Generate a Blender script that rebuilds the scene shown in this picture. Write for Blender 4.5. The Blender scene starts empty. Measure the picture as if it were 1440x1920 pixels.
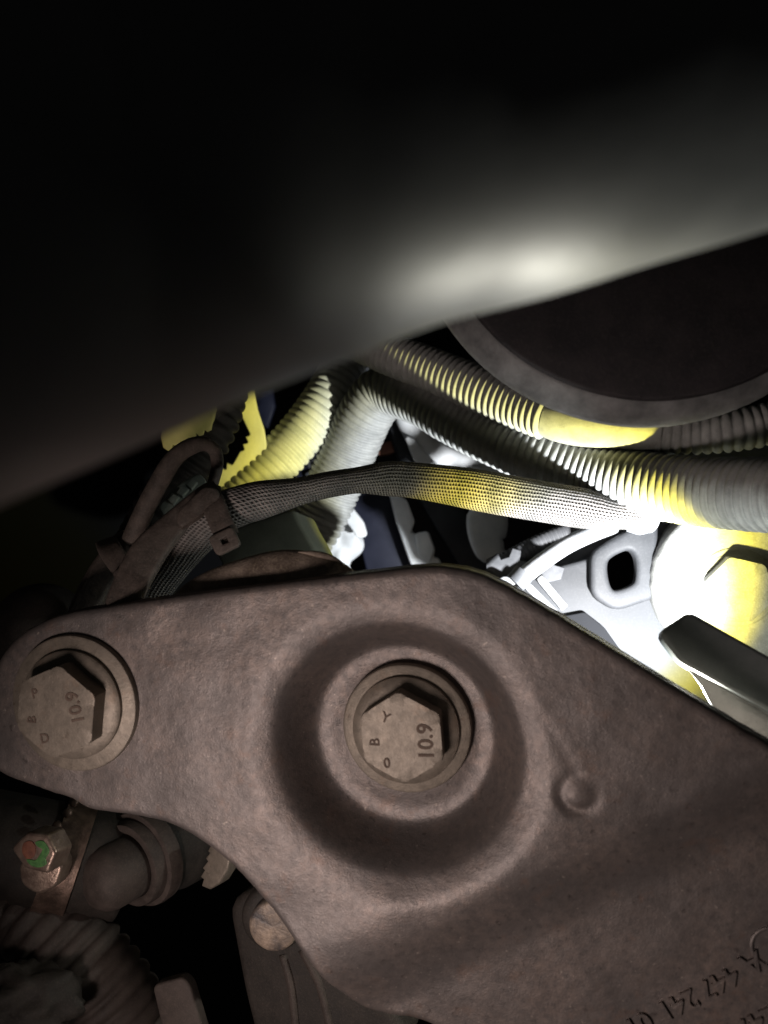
import bpy, bmesh, math, random
from mathutils import Vector, Matrix, geometry, noise
random.seed(7)
sc = bpy.context.scene
C = sc.collection
S = 0.001                                   # everything below is worked out in millimetres
PI = math.pi

# ------------------------------------------------------------------ camera
cam = bpy.data.cameras.new('camera'); cam_o = bpy.data.objects.new('camera', cam); C.objects.link(cam_o)
cam.sensor_fit = 'HORIZONTAL'; cam.sensor_width = 36; cam.lens = 36
cam.clip_start = 0.004; cam.clip_end = 10
cam_o.location = (0, 0, 0); cam_o.rotation_euler = (PI/2, 0, 0)
cam.dof.use_dof = True; cam.dof.focus_distance = 0.185; cam.dof.aperture_fstop = 21
sc.camera = cam_o
def P(px, py, d):                           # a point seen at a photo pixel, d mm in front of the lens
    return Vector(((px-720)/1440*d, d, (960-py)/1440*d))

# ------------------------------------------------------------------ light
w = bpy.data.worlds.new('World'); sc.world = w; w.use_nodes = True
w.node_tree.nodes['Background'].inputs[0].default_value = (0.9, 0.85, 0.8, 1)
w.node_tree.nodes['Background'].inputs[1].default_value = 0.010
sc.view_settings.view_transform = 'Standard'; sc.view_settings.look = 'None'
sc.view_settings.exposure = 0; sc.view_settings.gamma = 1
LP = P(1285, 1322, 160)                     # the torch lies hidden behind the bracket
LT = P(1005, 960, 260)
def spot(name, loc, target, energy, color, size, blend, radius, kind='SPOT'):
    l = bpy.data.lights.new(name, kind); o = bpy.data.objects.new(name, l); C.objects.link(o)
    l.energy = energy; l.color = color; l.shadow_soft_size = radius
    if kind == 'SPOT': l.spot_size = size; l.spot_blend = blend
    o.location = loc*S; o.rotation_euler = (target-loc).to_track_quat('-Z', 'Y').to_euler()
    return o
torch = spot('torch_light', LP, LT, 1.65, (1, 1, 1), math.radians(176), 0.15, 0.0018, 'POINT')
tl = torch.data; tl.use_nodes = True; nt = tl.node_tree
em = nt.nodes['Emission']
tc = nt.nodes.new('ShaderNodeTexCoord'); sx = nt.nodes.new('ShaderNodeSeparateXYZ')
nt.links.new(tc.outputs['Normal'], sx.inputs[0])
ac = nt.nodes.new('ShaderNodeMath'); ac.operation = 'MULTIPLY'; ac.inputs[1].default_value = -1; nt.links.new(sx.outputs[2], ac.inputs[0])
an = nt.nodes.new('ShaderNodeMath'); an.operation = 'ARCCOSINE'; nt.links.new(ac.outputs[0], an.inputs[0])
dv = nt.nodes.new('ShaderNodeMath'); dv.operation = 'DIVIDE'; dv.inputs[1].default_value = PI; nt.links.new(an.outputs[0], dv.inputs[0])
rp = nt.nodes.new('ShaderNodeValToRGB'); nt.links.new(dv.outputs[0], rp.inputs[0])
# beam of an LED torch: white core, yellow rim, weaker cool spill; added backward glow lights the near tube
stops = [(d_/180, c_) for d_, c_ in ((0, (1, 1, 1)), (30.5, (.93, .97, 1)), (35.5, (.87, .82, .36)), (41, (.64, .55, .08)), (47.5, (.06, .062, .05)),
         (58, (.034, .038, .037)), (75, (.05, .055, .053)), (100, (.17, .166, .145)), (180, (.20, .195, .168)))]
cr = rp.color_ramp
while len(cr.elements) < len(stops): cr.elements.new(0.5)
for e, (p, c) in zip(cr.elements, stops): e.position = p; e.color = (*c, 1)
nt.links.new(rp.outputs[0], em.inputs[0])
work = spot('work_lamp', Vector((-76, 20, -108)), P(680, 1690, 150), .70, (1, .83, .76), math.radians(70), 0.4, 0.022)

# ------------------------------------------------------------------ materials
M = {}
def grimy(name, c1, c2, scale=220, rough=0.75, bump=0.25, metal=0.0, dust=None, dust_amt=0.5, fine=2200, spec=0.35, detail=6):
    m = bpy.data.materials.new(name); m.use_nodes = True; t = m.node_tree; N = t.nodes; L = t.links
    b = N['Principled BSDF']; b.inputs['Metallic'].default_value = metal; b.inputs['Specular IOR Level'].default_value = spec
    co = N.new('ShaderNodeTexCoord')
    n1 = N.new('ShaderNodeTexNoise'); n1.inputs['Scale'].default_value = scale; n1.inputs['Detail'].default_value = detail; n1.inputs['Roughness'].default_value = .62
    L.new(co.outputs['Object'], n1.inputs['Vector'])
    r1 = N.new('ShaderNodeValToRGB'); r1.color_ramp.elements[0].position = .36; r1.color_ramp.elements[1].position = .66
    r1.color_ramp.elements[0].color = (*c1, 1); r1.color_ramp.elements[1].color = (*c2, 1)
    L.new(n1.outputs['Fac'], r1.inputs[0])
    n2 = N.new('ShaderNodeTexNoise'); n2.inputs['Scale'].default_value = fine; n2.inputs['Detail'].default_value = 3
    L.new(co.outputs['Object'], n2.inputs['Vector'])
    col = r1.outputs[0]
    if dust:
        mx = N.new('ShaderNodeMix'); mx.data_type = 'RGBA'
        r2 = N.new('ShaderNodeValToRGB'); r2.color_ramp.elements[0].position = .5; r2.color_ramp.elements[1].position = .72
        r2.color_ramp.elements[1].color = (dust_amt, dust_amt, dust_amt, 1)
        L.new(n2.outputs['Fac'], r2.inputs[0]); L.new(r2.outputs[0], mx.inputs[0]); L.new(col, mx.inputs[6])
        mx.inputs[7].default_value = (*dust, 1); col = mx.outputs[2]
    L.new(col, b.inputs['Base Color'])
    rr = N.new('ShaderNodeMapRange'); rr.inputs[3].default_value = rough-.12; rr.inputs[4].default_value = min(1, rough+.12)
    L.new(n1.outputs['Fac'], rr.inputs[0]); L.new(rr.outputs[0], b.inputs['Roughness'])
    ad = N.new('ShaderNodeMath'); ad.operation = 'MULTIPLY_ADD'; ad.inputs[1].default_value = .35
    L.new(n2.outputs['Fac'], ad.inputs[0]); L.new(n1.outputs['Fac'], ad.inputs[2])
    bp = N.new('ShaderNodeBump'); bp.inputs['Strength'].default_value = bump; bp.inputs['Distance'].default_value = .0012
    L.new(ad.outputs[0], bp.inputs['Height']); L.new(bp.outputs[0], b.inputs['Normal'])
    M[name] = m; return m
def iron(name, c1, c2, pit, fleck, s1=55, bumpd=.0005, metal=.25, rough=.56):
    m = bpy.data.materials.new(name); m.use_nodes = True; t = m.node_tree; N = t.nodes; L = t.links; b = N['Principled BSDF']
    b.inputs['Metallic'].default_value = metal; b.inputs['Specular IOR Level'].default_value = .5
    co = N.new('ShaderNodeTexCoord')
    def nz(sc_, det, ro=.6):
        n = N.new('ShaderNodeTexNoise'); n.inputs['Scale'].default_value = sc_; n.inputs['Detail'].default_value = det; n.inputs['Roughness'].default_value = ro
        L.new(co.outputs['Object'], n.inputs['Vector']); return n.outputs['Fac']
    def ramp(src, a, bb, ca, cb):
        n = N.new('ShaderNodeValToRGB'); n.color_ramp.elements[0].position = a; n.color_ramp.elements[1].position = bb
        n.color_ramp.elements[0].color = (*ca, 1); n.color_ramp.elements[1].color = (*cb, 1); L.new(src, n.inputs[0]); return n.outputs[0]
    def mix(f, a, bb):
        n = N.new('ShaderNodeMix'); n.data_type = 'RGBA'; L.new(f, n.inputs[0])
        if isinstance(a, tuple): n.inputs[6].default_value = (*a, 1)
        else: L.new(a, n.inputs[6])
        if isinstance(bb, tuple): n.inputs[7].default_value = (*bb, 1)
        else: L.new(bb, n.inputs[7])
        return n.outputs[2]
    big = nz(s1, 4); mid = nz(620, 7, .7); grain = nz(2600, 3)
    col = ramp(big, .36, .64, c1, c2)
    st_ = ramp(nz(85, 6, .65), .54, .66, (0, 0, 0), (.55, .55, .55)); col = mix(st_, col, tuple(x*.55 for x in c1))
    g = ramp(nz(520, 8, .75), .36, .64, (.0, .0, .0), (1, 1, 1))
    col = mix(g, mix(g, tuple(x*.80 for x in c1), c1), col)
    rs = ramp(nz(150, 7, .7), .57, .68, (0, 0, 0), (.32, .32, .32)); col = mix(rs, col, (c2[0]*.95, c2[1]*.72, c2[2]*.58))
    pits = ramp(nz(620, 3, .5), .655, .73, (0, 0, 0), (.55, .55, .55)); col = mix(pits, col, pit)
    fl = ramp(nz(1100, 3, .6), .66, .76, (0, 0, 0), (.6, .6, .6)); col = mix(fl, col, fleck)  # pale flecks: dust specks, plus metal glints painted into the colour
    L.new(col, b.inputs['Base Color'])
    rr = N.new('ShaderNodeMapRange'); rr.inputs[3].default_value = rough+.16; rr.inputs[4].default_value = rough-.14; L.new(mid, rr.inputs[0]); L.new(rr.outputs[0], b.inputs['Roughness'])
    a1 = N.new('ShaderNodeMath'); a1.operation = 'MULTIPLY_ADD'; a1.inputs[1].default_value = .45; L.new(grain, a1.inputs[0]); L.new(mid, a1.inputs[2])
    bp = N.new('ShaderNodeBump'); bp.inputs['Strength'].default_value = .27; bp.inputs['Distance'].default_value = bumpd
    L.new(a1.outputs[0], bp.inputs['Height']); L.new(bp.outputs[0], b.inputs['Normal']); M[name] = m
iron('bracket_iron', (.150, .132, .127), (.228, .182, .162), (.055, .045, .043), (.48, .41, .36), metal=.45, rough=.46)
iron('bolt_steel', (.21, .18, .148), (.29, .245, .20), (.10, .078, .06), (.42, .36, .29), 120, .0004, .4, .5)
grimy('mark_dirt', (.10, .07, .055), (.14, .10, .08), 500, .8, .1)
grimy('rust_dome', (.10, .074, .058), (.27, .215, .175), 190, .7, .35, .1, (.34, .28, .2), .5, 1900, .4, 9)
grimy('hose_plastic', (.22, .225, .22), (.32, .325, .315), 260, .72, .10, 0, (.34, .33, .31), .4, 2600)
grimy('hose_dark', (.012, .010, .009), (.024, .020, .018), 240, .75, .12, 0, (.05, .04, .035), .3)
grimy('pale_conduit', (.46, .48, .46), (.60, .61, .57), 220, .6, .06, 0)
grimy('clip_plastic', (.050, .040, .034), (.105, .082, .070), 320, .7, .2, 0, (.17, .14, .12), .35)
grimy('tube_paint', (.080, .088, .096), (.118, .126, .134), 60, .44, .04, 0, None, 0, 900, .5)
grimy('drum_rubber', (.026, .024, .027), (.042, .037, .040), 150, .8, .2, 0, (.07, .06, .06), .3, 1500)
grimy('drum_rim', (.12, .122, .124), (.24, .243, .245), 160, .6, .25, .1, None, 0, 1500)
grimy('housing_plastic', (.030, .0315, .035), (.042, .0435, .048), 120, .65, .05, 0, (.085, .085, .09), .2)
grimy('cast_alloy', (.20, .20, .19), (.28, .28, .265), 300, .55, .2, .1, (.36, .36, .34), .4)
grimy('lever_plastic', (.095, .108, .108), (.13, .14, .14), 160, .55, .06, 0, (.18, .19, .19), .15)
grimy('blade_gloss', (.04, .045, .044), (.10, .105, .10), 130, .3, .15, 0, None, 0, 900, .6)
grimy('navy_plastic', (.010, .012, .024), (.016, .018, .034), 120, .5, .05)
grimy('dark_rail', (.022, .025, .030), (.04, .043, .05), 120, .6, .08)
grimy('pale_plastic', (.26, .27, .285), (.36, .365, .375), 150, .6, .15)
grimy('white_plastic', (.60, .62, .64), (.74, .75, .76), 150, .6, .15)
grimy('beam_yellow', (.55, .50, .16), (.66, .60, .22), 150, .6, .1)  # yellow ring of the torch beam painted in as base colour
grimy('pink_plastic', (.45, .20, .15), (.55, .27, .2), 150, .6, .1)
grimy('block_grey', (.14, .16, .14), (.19, .21, .185), 180, .7, .1, 0, (.25, .26, .23), .3)
grimy('black_rubber', (.018, .015, .013), (.034, .028, .024), 200, .7, .15, 0, (.09, .07, .06), .25)
grimy('cap_rubber', (.040, .031, .027), (.068, .053, .046), 240, .7, .12, 0, (.13, .10, .09), .25)
grimy('clamp_steel', (.09, .062, .05), (.22, .15, .12), 300, .45, .2, .6)
grimy('bright_screw', (.24, .17, .14), (.42, .32, .26), 300, .35, .15, .7)
grimy('green_paint', (.05, .13, .045), (.09, .24, .07), 900, .5, .1)
grimy('red_paint', (.13, .05, .035), (.20, .08, .05), 700, .6, .1)
grimy('pin_steel', (.055, .05, .052), (.34, .26, .20), 210, .5, .3, .2, None, 0, 1400, .5, 9)
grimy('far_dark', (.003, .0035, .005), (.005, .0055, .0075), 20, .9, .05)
grimy('cable_grey', (.07, .072, .078), (.11, .112, .12), 200, .65, .1)

def braid():
    m = bpy.data.materials.new('braided_sleeve'); m.use_nodes = True; t = m.node_tree; N = t.nodes; L = t.links
    b = N['Principled BSDF']; b.inputs['Roughness'].default_value = .7; b.inputs['Specular IOR Level'].default_value = .3
    uv = N.new('ShaderNodeUVMap'); sp = N.new('ShaderNodeSeparateXYZ'); L.new(uv.outputs[0], sp.inputs[0])
    def mth(op, a, bb=None, v=None):
        n = N.new('ShaderNodeMath'); n.operation = op; L.new(a, n.inputs[0])
        if bb is not None: L.new(bb, n.inputs[1])
        if v is not None: n.inputs[1].default_value = v
        return n.outputs[0]
    # u = mm along the sleeve, v = mm around it; staggered rows of small openings
    dn_ = N.new('ShaderNodeTexNoise'); dn_.inputs['Scale'].default_value = .45; dn_.inputs['Detail'].default_value = 2; L.new(uv.outputs[0], dn_.inputs['Vector'])
    wv_ = N.new('ShaderNodeVectorMath'); wv_.operation = 'MULTIPLY_ADD'; L.new(dn_.outputs['Color'], wv_.inputs[0]); wv_.inputs[1].default_value = (.55, .45, 0); L.new(uv.outputs[0], wv_.inputs[2])
    L.new(wv_.outputs[0], sp.inputs[0])
    u = mth('MULTIPLY', sp.outputs[0], v=2*PI/.82); v = mth('MULTIPLY', sp.outputs[1], v=2*PI/.8)
    s1 = mth('COSINE', mth('ADD', u, mth('MULTIPLY', v, v=.5)))
    s2 = mth('COSINE', v)
    h = mth('MULTIPLY', mth('ADD', s1, v=1.0), mth('ADD', s2, v=1.0))
    r = N.new('ShaderNodeValToRGB'); L.new(mth('MULTIPLY', h, v=.25), r.inputs[0])
    r.color_ramp.elements[0].position = .62; r.color_ramp.elements[1].position = .95
    co = N.new('ShaderNodeTexCoord'); n1 = N.new('ShaderNodeTexNoise'); n1.inputs['Scale'].default_value = 160; n1.inputs['Detail'].default_value = 5
    L.new(co.outputs['Object'], n1.inputs['Vector'])
    r2 = N.new('ShaderNodeValToRGB'); r2.color_ramp.elements[0].position = .36; r2.color_ramp.elements[1].position = .62
    r2.color_ramp.elements[0].color = (.13, .125, .12, 1); r2.color_ramp.elements[1].color = (.25, .225, .21, 1); L.new(n1.outputs['Fac'], r2.inputs[0])
    mx = N.new('ShaderNodeMix'); mx.data_type = 'RGBA'; L.new(r.outputs[0], mx.inputs[0]); L.new(r2.outputs[0], mx.inputs[6]); mx.inputs[7].default_value = (.03, .027, .026, 1)
    L.new(mx.outputs[2], b.inputs['Base Color'])
    bp = N.new('ShaderNodeBump'); bp.invert = True; bp.inputs['Strength'].default_value = .7; bp.inputs['Distance'].default_value = .0004
    L.new(h, bp.inputs['Height']); L.new(bp.outputs[0], b.inputs['Normal'])
    M['braided_sleeve'] = m
braid()

# ------------------------------------------------------------------ object helpers
LOC = {}                                    # world location (mm) of every object by reference
def mesh(name, V, F, mat, parent=None, smooth=True, origin=None, uvs=None, angle=None):
    o0 = LOC[parent] if parent is not None else Vector((0, 0, 0))
    if origin is None:
        if parent is None:
            mn = [min(v[i] for v in V) for i in range(3)]; mxx = [max(v[i] for v in V) for i in range(3)]
            origin = Vector(((mn[0]+mxx[0])/2, (mn[1]+mxx[1])/2, mn[2]))
        else: origin = o0
    me = bpy.data.meshes.new(name); me.from_pydata([tuple((Vector(v)-origin)*S) for v in V], [], F); me.validate()
    bm = bmesh.new(); bm.from_mesh(me); bmesh.ops.recalc_face_normals(bm, faces=bm.faces); bm.to_mesh(me); bm.free()
    me.materials.append(M[mat])
    if smooth:
        me.polygons.foreach_set('use_smooth', [True]*len(me.polygons))
        if angle: me.set_sharp_from_angle(angle=math.radians(angle))
    if uvs:
        ul = me.uv_layers.new(name='UVMap')
        for l in me.loops: ul.data[l.index].uv = uvs[l.vertex_index]
    o = bpy.data.objects.new(name, me); C.objects.link(o)
    o.location = (origin-o0)*S
    if parent is not None: o.parent = parent
    LOC[o] = origin
    return o
def thing(name, label, cat, loc, group=None):
    o = bpy.data.objects.new(name, None); C.objects.link(o); o.empty_display_size = .005
    o.location = loc*S; LOC[o] = Vector(loc); o['label'] = label; o['category'] = cat
    if group: o['group'] = group
    return o
def tag(o, label, cat, group=None):
    o['label'] = label; o['category'] = cat
    if group: o['group'] = group
    return o

# ------------------------------------------------------------------ shape helpers
def sst(x, a, b):
    t = max(0, min(1, (x-a)/(b-a))); return t*t*(3-2*t)
def catmull(pts, n):
    pts = [Vector(p) for p in pts]
    ext = [pts[0]*2-pts[1]]+pts+[pts[-1]*2-pts[-2]]
    dense = []
    for i in range(1, len(ext)-2):
        p0, p1, p2, p3 = ext[i-1:i+3]
        for k in range(24):
            t = k/24
            dense.append(.5*((2*p1)+(p2-p0)*t+(2*p0-5*p1+4*p2-p3)*t*t+(3*p1-p0-3*p2+p3)*t**3))
    dense.append(pts[-1])
    acc = [0]
    for a, b in zip(dense, dense[1:]): acc.append(acc[-1]+(b-a).length)
    out = []; j = 0
    for k in range(n):
        s = acc[-1]*k/(n-1)
        while j < len(acc)-2 and acc[j+1] < s: j += 1
        t = (s-acc[j])/max(1e-9, acc[j+1]-acc[j])
        out.append((dense[j].lerp(dense[j+1], t), s))
    return out, acc[-1]
def interp(tab, t):
    for (a, x), (b, y) in zip(tab, tab[1:]):
        if t <= b: 
            k = (t-a)/max(1e-9, b-a); k = k*k*(3-2*k); return x+(y-x)*k
    return tab[-1][1]
def sweep(pts, n, rad, segs=24, caps=True, power=None):
    """rad(s, t) -> (half width in the picture plane, half depth)"""
    path, L = catmull(pts, n)
    V = []; F = []; UV = []
    for k, (p, s) in enumerate(path):
        a = path[max(0, k-1)][0]; b = path[min(n-1, k+1)][0]
        tg = (b-a).normalized(); vd = p.normalized()
        u = tg.cross(vd).normalized(); wv = u.cross(tg).normalized()
        ra, rb = rad(s, s/L)
        for q in range(segs):
            th = 2*PI*q/segs; c, sn = math.cos(th), math.sin(th)
            if power: c = math.copysign(abs(c)**power, c); sn = math.copysign(abs(sn)**power, sn)
            V.append(p+u*ra*c+wv*rb*sn); UV.append((s, abs(th-PI)*(ra+rb)/2 if ra else 0))
    for k in range(n-1):
        for q in range(segs):
            q2 = (q+1) % segs
            F.append((k*segs+q, k*segs+q2, (k+1)*segs+q2, (k+1)*segs+q))
    if caps:
        for k, pth in ((0, path[0][0]), (n-1, path[-1][0])):
            V.append(pth); UV.append((0, 0)); c = len(V)-1
            for q in range(segs): F.append((c, k*segs+q, k*segs+(q+1) % segs))
    return V, F, UV
RID = [(0, -1), (.13, -.42), (.26, -.06), (.5, 0), (.74, -.06), (.87, -.42)]
NAR = [(0, -1), (.1, -.35), (.2, -.04), (.5, 0), (.8, -.04), (.9, -.35)]
FIN = [(0, -1), (.22, -.85), (.36, -.12), (.55, 0), (.72, -.14), (.86, -.8)]
def corrugated(name, pts, R, pitch, mat, parent=None, depth=.11, prof=RID, segs=40):
    _, L = catmull(pts, 50)
    nr = max(4, int(L/pitch)); K = len(prof); n = nr*K+1
    rr = R if callable(R) else (lambda t: R)
    def rad(s, t):
        i = int(round(t*(n-1))) % K
        k = int(round(t*(n-1)))//K; jt = noise.noise(Vector((k*7.31, R if not callable(R) else 3.3, 1.7)))
        r = rr(t)*(1+prof[i][1]*depth*(1+.35*jt)+.012*jt+.010*noise.noise(Vector((s*.11, 4.2, 0)))); return r, r*(1+.02*noise.noise(Vector((s*.07, 9.1, 0))))
    V, F, UV = sweep(pts, n, rad, segs)
    return mesh(name, V, F, mat, parent, angle=None)
def frame(n, up=Vector((0, 0, 1))):
    n = n.normalized(); e1 = up.cross(n); 
    e1 = e1.normalized(); e2 = n.cross(e1).normalized()
    return e1, e2, n
def lathe(O, n, prof, segs=64, arc=(0, 2*PI), up=Vector((0, 0, 1)), rfun=None):
    e1, e2, n = frame(n, up); V = []; F = []
    full = abs(arc[1]-arc[0]-2*PI) < 1e-6; m = segs if full else segs+1
    for r, h in prof:
        for q in range(m):
            th = arc[0]+(arc[1]-arc[0])*q/segs
            r2 = r*(rfun(th, r) if rfun else 1)
            V.append(O+e1*r2*math.cos(th)+e2*r2*math.sin(th)+n*h)
    for k in range(len(prof)-1):
        for q in range(segs):
            q2 = (q+1) % m
            F.append((k*m+q, k*m+q2, (k+1)*m+q2, (k+1)*m+q))
    if full:
        for k in (0, len(prof)-1):
            if prof[k][0] > 1e-6: F.append(tuple(k*m+q for q in range(segs)))
    elif True:
        F.append(tuple(k*m for k in range(len(prof)))); F.append(tuple(k*m+m-1 for k in range(len(prof))))
    return V, F
def inside(p, poly):
    r = False; x, y = p[0], p[1]; j = len(poly)-1
    for i in range(len(poly)):
        xi, yi = poly[i][0], poly[i][1]; xj, yj = poly[j][0], poly[j][1]
        if (yi > y) != (yj > y) and x < (xj-xi)*(y-yi)/(yj-yi)+xi: r = not r
        j = i
    return r
def smooth_poly(poly, step):
    n = len(poly); out = []
    P2 = [Vector((p[0], p[1], 0)) for p in poly]
    for i in range(n):
        p0, p1, p2, p3 = P2[i-1], P2[i], P2[(i+1) % n], P2[(i+2) % n]
        m = max(1, int((p2-p1).length/step))
        for k in range(m):
            t = k/m
            q = .5*((2*p1)+(p2-p0)*t+(2*p0-5*p1+4*p2-p3)*t*t+(3*p1-p0-3*p2+p3)*t**3)
            out.append(Vector((q.x, q.y)))
    return out
def straight_poly(poly, step, rnd=0):
    out = []; n = len(poly)
    for i in range(n):
        a = Vector(poly[i][:2]); b = Vector(poly[(i+1) % n][:2]); z = Vector(poly[i-1][:2])
        if rnd:
            ra = min(rnd, (b-a).length*.4, (z-a).length*.4)
            s = a+(z-a).normalized()*ra; e = a+(b-a).normalized()*ra
            for k in range(4):
                t = k/3; out.append(s*(1-t)**2+a*2*t*(1-t)+e*t*t)
        else: out.append(a)
    return out
def area2(poly): return sum(poly[i-1][0]*poly[i][1]-poly[i][0]*poly[i-1][1] for i in range(len(poly)))/2
def sheet(outline, holes=(), spacing=None, edge=((0, 0), (.25, -.06), (.45, -.25), (.5, -.6), (.5, -2.5)), hfun=None, back=True):
    """flat plate from 2-D loops: front skin (with heights), rounded edge loops running back; returns local (a, b, h) verts"""
    loops = []
    for k, lp in enumerate([outline]+list(holes)):
        lp = list(lp)
        if (area2(lp) > 0) != (k == 0): lp.reverse()
        loops.append(lp)
    pts = []; edges = []
    for lp in loops:
        b0 = len(pts); pts += [Vector((p[0], p[1])) for p in lp]
        edges += [(b0+i, b0+(i+1) % len(lp)) for i in range(len(lp))]
    nb = len(pts)
    if spacing:
        xs = [p.x for p in pts]; ys = [p.y for p in pts]
        y = min(ys); row = 0; o = loops[0]
        near = {}
        for p in pts: near.setdefault((int(p.x//spacing), int(p.y//spacing)), []).append(p)
        while y < max(ys):
            x = min(xs)+(spacing/2 if row % 2 else 0)
            while x < max(xs):
                if inside((x, y), o) and not any(inside((x, y), h) for h in loops[1:]):
                    ci, cj = int(x//spacing), int(y//spacing)
                    if not any((q-Vector((x, y))).length < spacing*.55 for i in (-1, 0, 1) for j in (-1, 0, 1) for q in near.get((ci+i, cj+j), ())):
                        pts.append(Vector((x, y)))
                x += spacing
            y += spacing*.866; row += 1
    res = geometry.delaunay_2d_cdt(pts, edges, [], 0, 1e-5)
    vs, fs = res[0], res[2]
    V = [(v.x, v.y, 0) for v in vs]; F = []
    for f in fs:
        c = sum((vs[i] for i in f), Vector((0, 0)))/len(f)
        if inside(c, loops[0]) and not any(inside(c, h) for h in loops[1:]): F.append(tuple(f))
    orig = {}
    for i, lst in enumerate(res[3]):
        for q in lst: orig[q] = i
    h = hfun or (lambda a, b: 0)
    V = [(a, b, h(a, b)) for a, b, _ in V]
    base = 0
    for k, lp in enumerate(loops):
        n = len(lp); prev = [orig[base+i] for i in range(n)]; nrm = []
        for i in range(n):
            d1 = (Vector(lp[i])-Vector(lp[i-1])); d2 = (Vector(lp[(i+1) % n])-Vector(lp[i]))
            d = (d1.normalized()+d2.normalized()); d = d.normalized() if d.length > 1e-6 else d1.normalized()
            nrm.append(Vector((d.y, -d.x)))
        hh = [h(p[0], p[1]) for p in lp]
        for off, dep in edge[1:]:
            cur = []
            for i in range(n):
                q = Vector(lp[i])+nrm[i]*off; V.append((q.x, q.y, hh[i]+dep)); cur.append(len(V)-1)
            for i in range(n):
                j = (i+1) % n; F.append((prev[i], prev[j], cur[j], cur[i]))
            prev = cur
        if back and k == 0 and len(loops) == 1: F.append(tuple(prev))
        base += n
    return V, F
class Plane:
    def __init__(s, O, n, up=Vector((0, 0, 1))): s.O = O; s.e1, s.e2, s.n = frame(n, up)
    def loc(s, px, py):
        d = P(px, py, 1); t = s.O.dot(s.n)/d.dot(s.n); q = d*t-s.O
        return (q.dot(s.e1), q.dot(s.e2))
    def w(s, a, b, h=0): return s.O+s.e1*a+s.e2*b+s.n*h
    def ws(s, V): return [s.w(*v) for v in V]
    def px(s, px, py, h=0): return s.w(*s.loc(px, py), h)
def plate(name, pl, outline, mat, parent=None, holes=(), t=2.0, bev=.4, rnd=0, smooth=False, spacing=None, hfun=None, step=2.0):
    lp = [pl.loc(*p) for p in outline]
    lp = smooth_poly(lp, step) if smooth else straight_poly(lp, 2, rnd)
    hl = [smooth_poly([pl.loc(*p) for p in h], 1.0) for h in holes]
    e = ((0, 0), (bev*.5, -bev*.13), (bev*.87, -bev*.5), (bev, -bev), (bev, -t))
    V, F = sheet(lp, hl, spacing, e, hfun, back=True)
    return mesh(name, pl.ws(V), F, mat, parent, angle=38)
def text_verts(txt, size, extrude):
    cu = bpy.data.curves.new('lettering', 'FONT'); cu.body = txt; cu.size = size; cu.extrude = extrude; cu.align_x = 'CENTER'; cu.align_y = 'CENTER'
    cu.resolution_u = 3; cu.offset = size*.016
    o = bpy.data.objects.new('lettering', cu); me = bpy.data.meshes.new_from_object(o)
    V = [v.co.copy() for v in me.vertices]; F = [tuple(p.vertices) for p in me.polygons]
    bpy.data.objects.remove(o); bpy.data.curves.remove(cu); bpy.data.meshes.remove(me)
    return V, F
def lettering(name, txt, pl, a, b, rot, size, parent, mat, h=0, ext=.15, hf=None):
    V, F = text_verts(txt, size, ext); c, s = math.cos(rot), math.sin(rot); W = []
    for v in V:
        x, y = a+v.x*c-v.y*s, b+v.x*s+v.y*c
        W.append(pl.w(x, y, (hf(x, y) if hf else h)+v.z))
    return mesh(name, W, F, mat, parent, smooth=False)

# ================================================================== setting
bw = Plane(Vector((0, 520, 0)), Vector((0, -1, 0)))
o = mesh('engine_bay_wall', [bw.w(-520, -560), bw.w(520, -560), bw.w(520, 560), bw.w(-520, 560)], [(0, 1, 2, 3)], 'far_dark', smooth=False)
o['kind'] = 'structure'

# ================================================================== bracket
BP = Plane(P(758, 1398, 150), Vector((-.20, -.975, -.05)))
cA = Vector(BP.loc(1440, 1545)); cB = Vector(BP.loc(770, 1858)); cd = (cB-cA).normalized(); cn = Vector((cd.y, -cd.x))
if cn.y < 0: cn = -cn
dent = Vector(BP.loc(1085, 1488)); sc0 = Vector(BP.loc(1015, 1345)); sc1 = Vector(BP.loc(1080, 1450))
b2c = Vector(BP.loc(140, 1320))
cup = Vector(BP.loc(737, 1412))
def bracket_h(a, b):
    p = Vector((a, b)); r = (p-cup).length
    h = -12.0*(1-.58*sst(r, 18.6, 25.6)-.42*sst(r, 15, 31))+1.4*(1-sst(r, 8, 20))
    s = (p-cA).dot(cn)
    h += -4.2*(1-sst(s, -4, 11))
    h += 1.0*math.exp(-((s-15)/7)**2)*(1-sst(p.x-20, 0, 28))*sst(r, 24, 32)
    q = (p-dent); rr = q.length
    h += -.8*math.exp(-((rr-3.2)/1.0)**2)*(.55-.45*q.normalized().dot(Vector((.6, .8)))) + .35*math.exp(-(rr/2.4)**2)
    t = max(0, min(1, (p-sc0).dot(sc1-sc0)/(sc1-sc0).length_squared)); h += -.15*math.exp(-((p-(sc0+(sc1-sc0)*t)).length/.9)**2)
    h += .25*noise.noise(Vector((a*.12, b*.12, 3)))+.06*noise.noise(Vector((a*.55, b*.55, 9)))
    return h
out_px = [(1560, 1482), (1440, 1412), (1300, 1328), (1150, 1236), (1010, 1150), (920, 1100), (860, 1081), (790, 1077), (650, 1092), (400, 1122), (210, 1149), (120, 1164),
          (50, 1196), (8, 1240), (-18, 1310), (-22, 1380), (-2, 1436), (70, 1468), (130, 1487), (170, 1508), (240, 1518), (330, 1540), (420, 1598), (490, 1668), (562, 1758), (628, 1848),
          (672, 1900), (716, 1920), (775, 1930), (824, 1954), (880, 2030), (960, 2060), (1300, 2090), (1600, 2060), (1650, 1700)]
ol = smooth_poly([BP.loc(*p) for p in out_px], .9)
ol = [p+Vector((noise.noise(Vector((p.x*.5, p.y*.5, 1)))*.12, noise.noise(Vector((p.x*.5, p.y*.5, 5)))*.12)) for p in ol]
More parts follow.
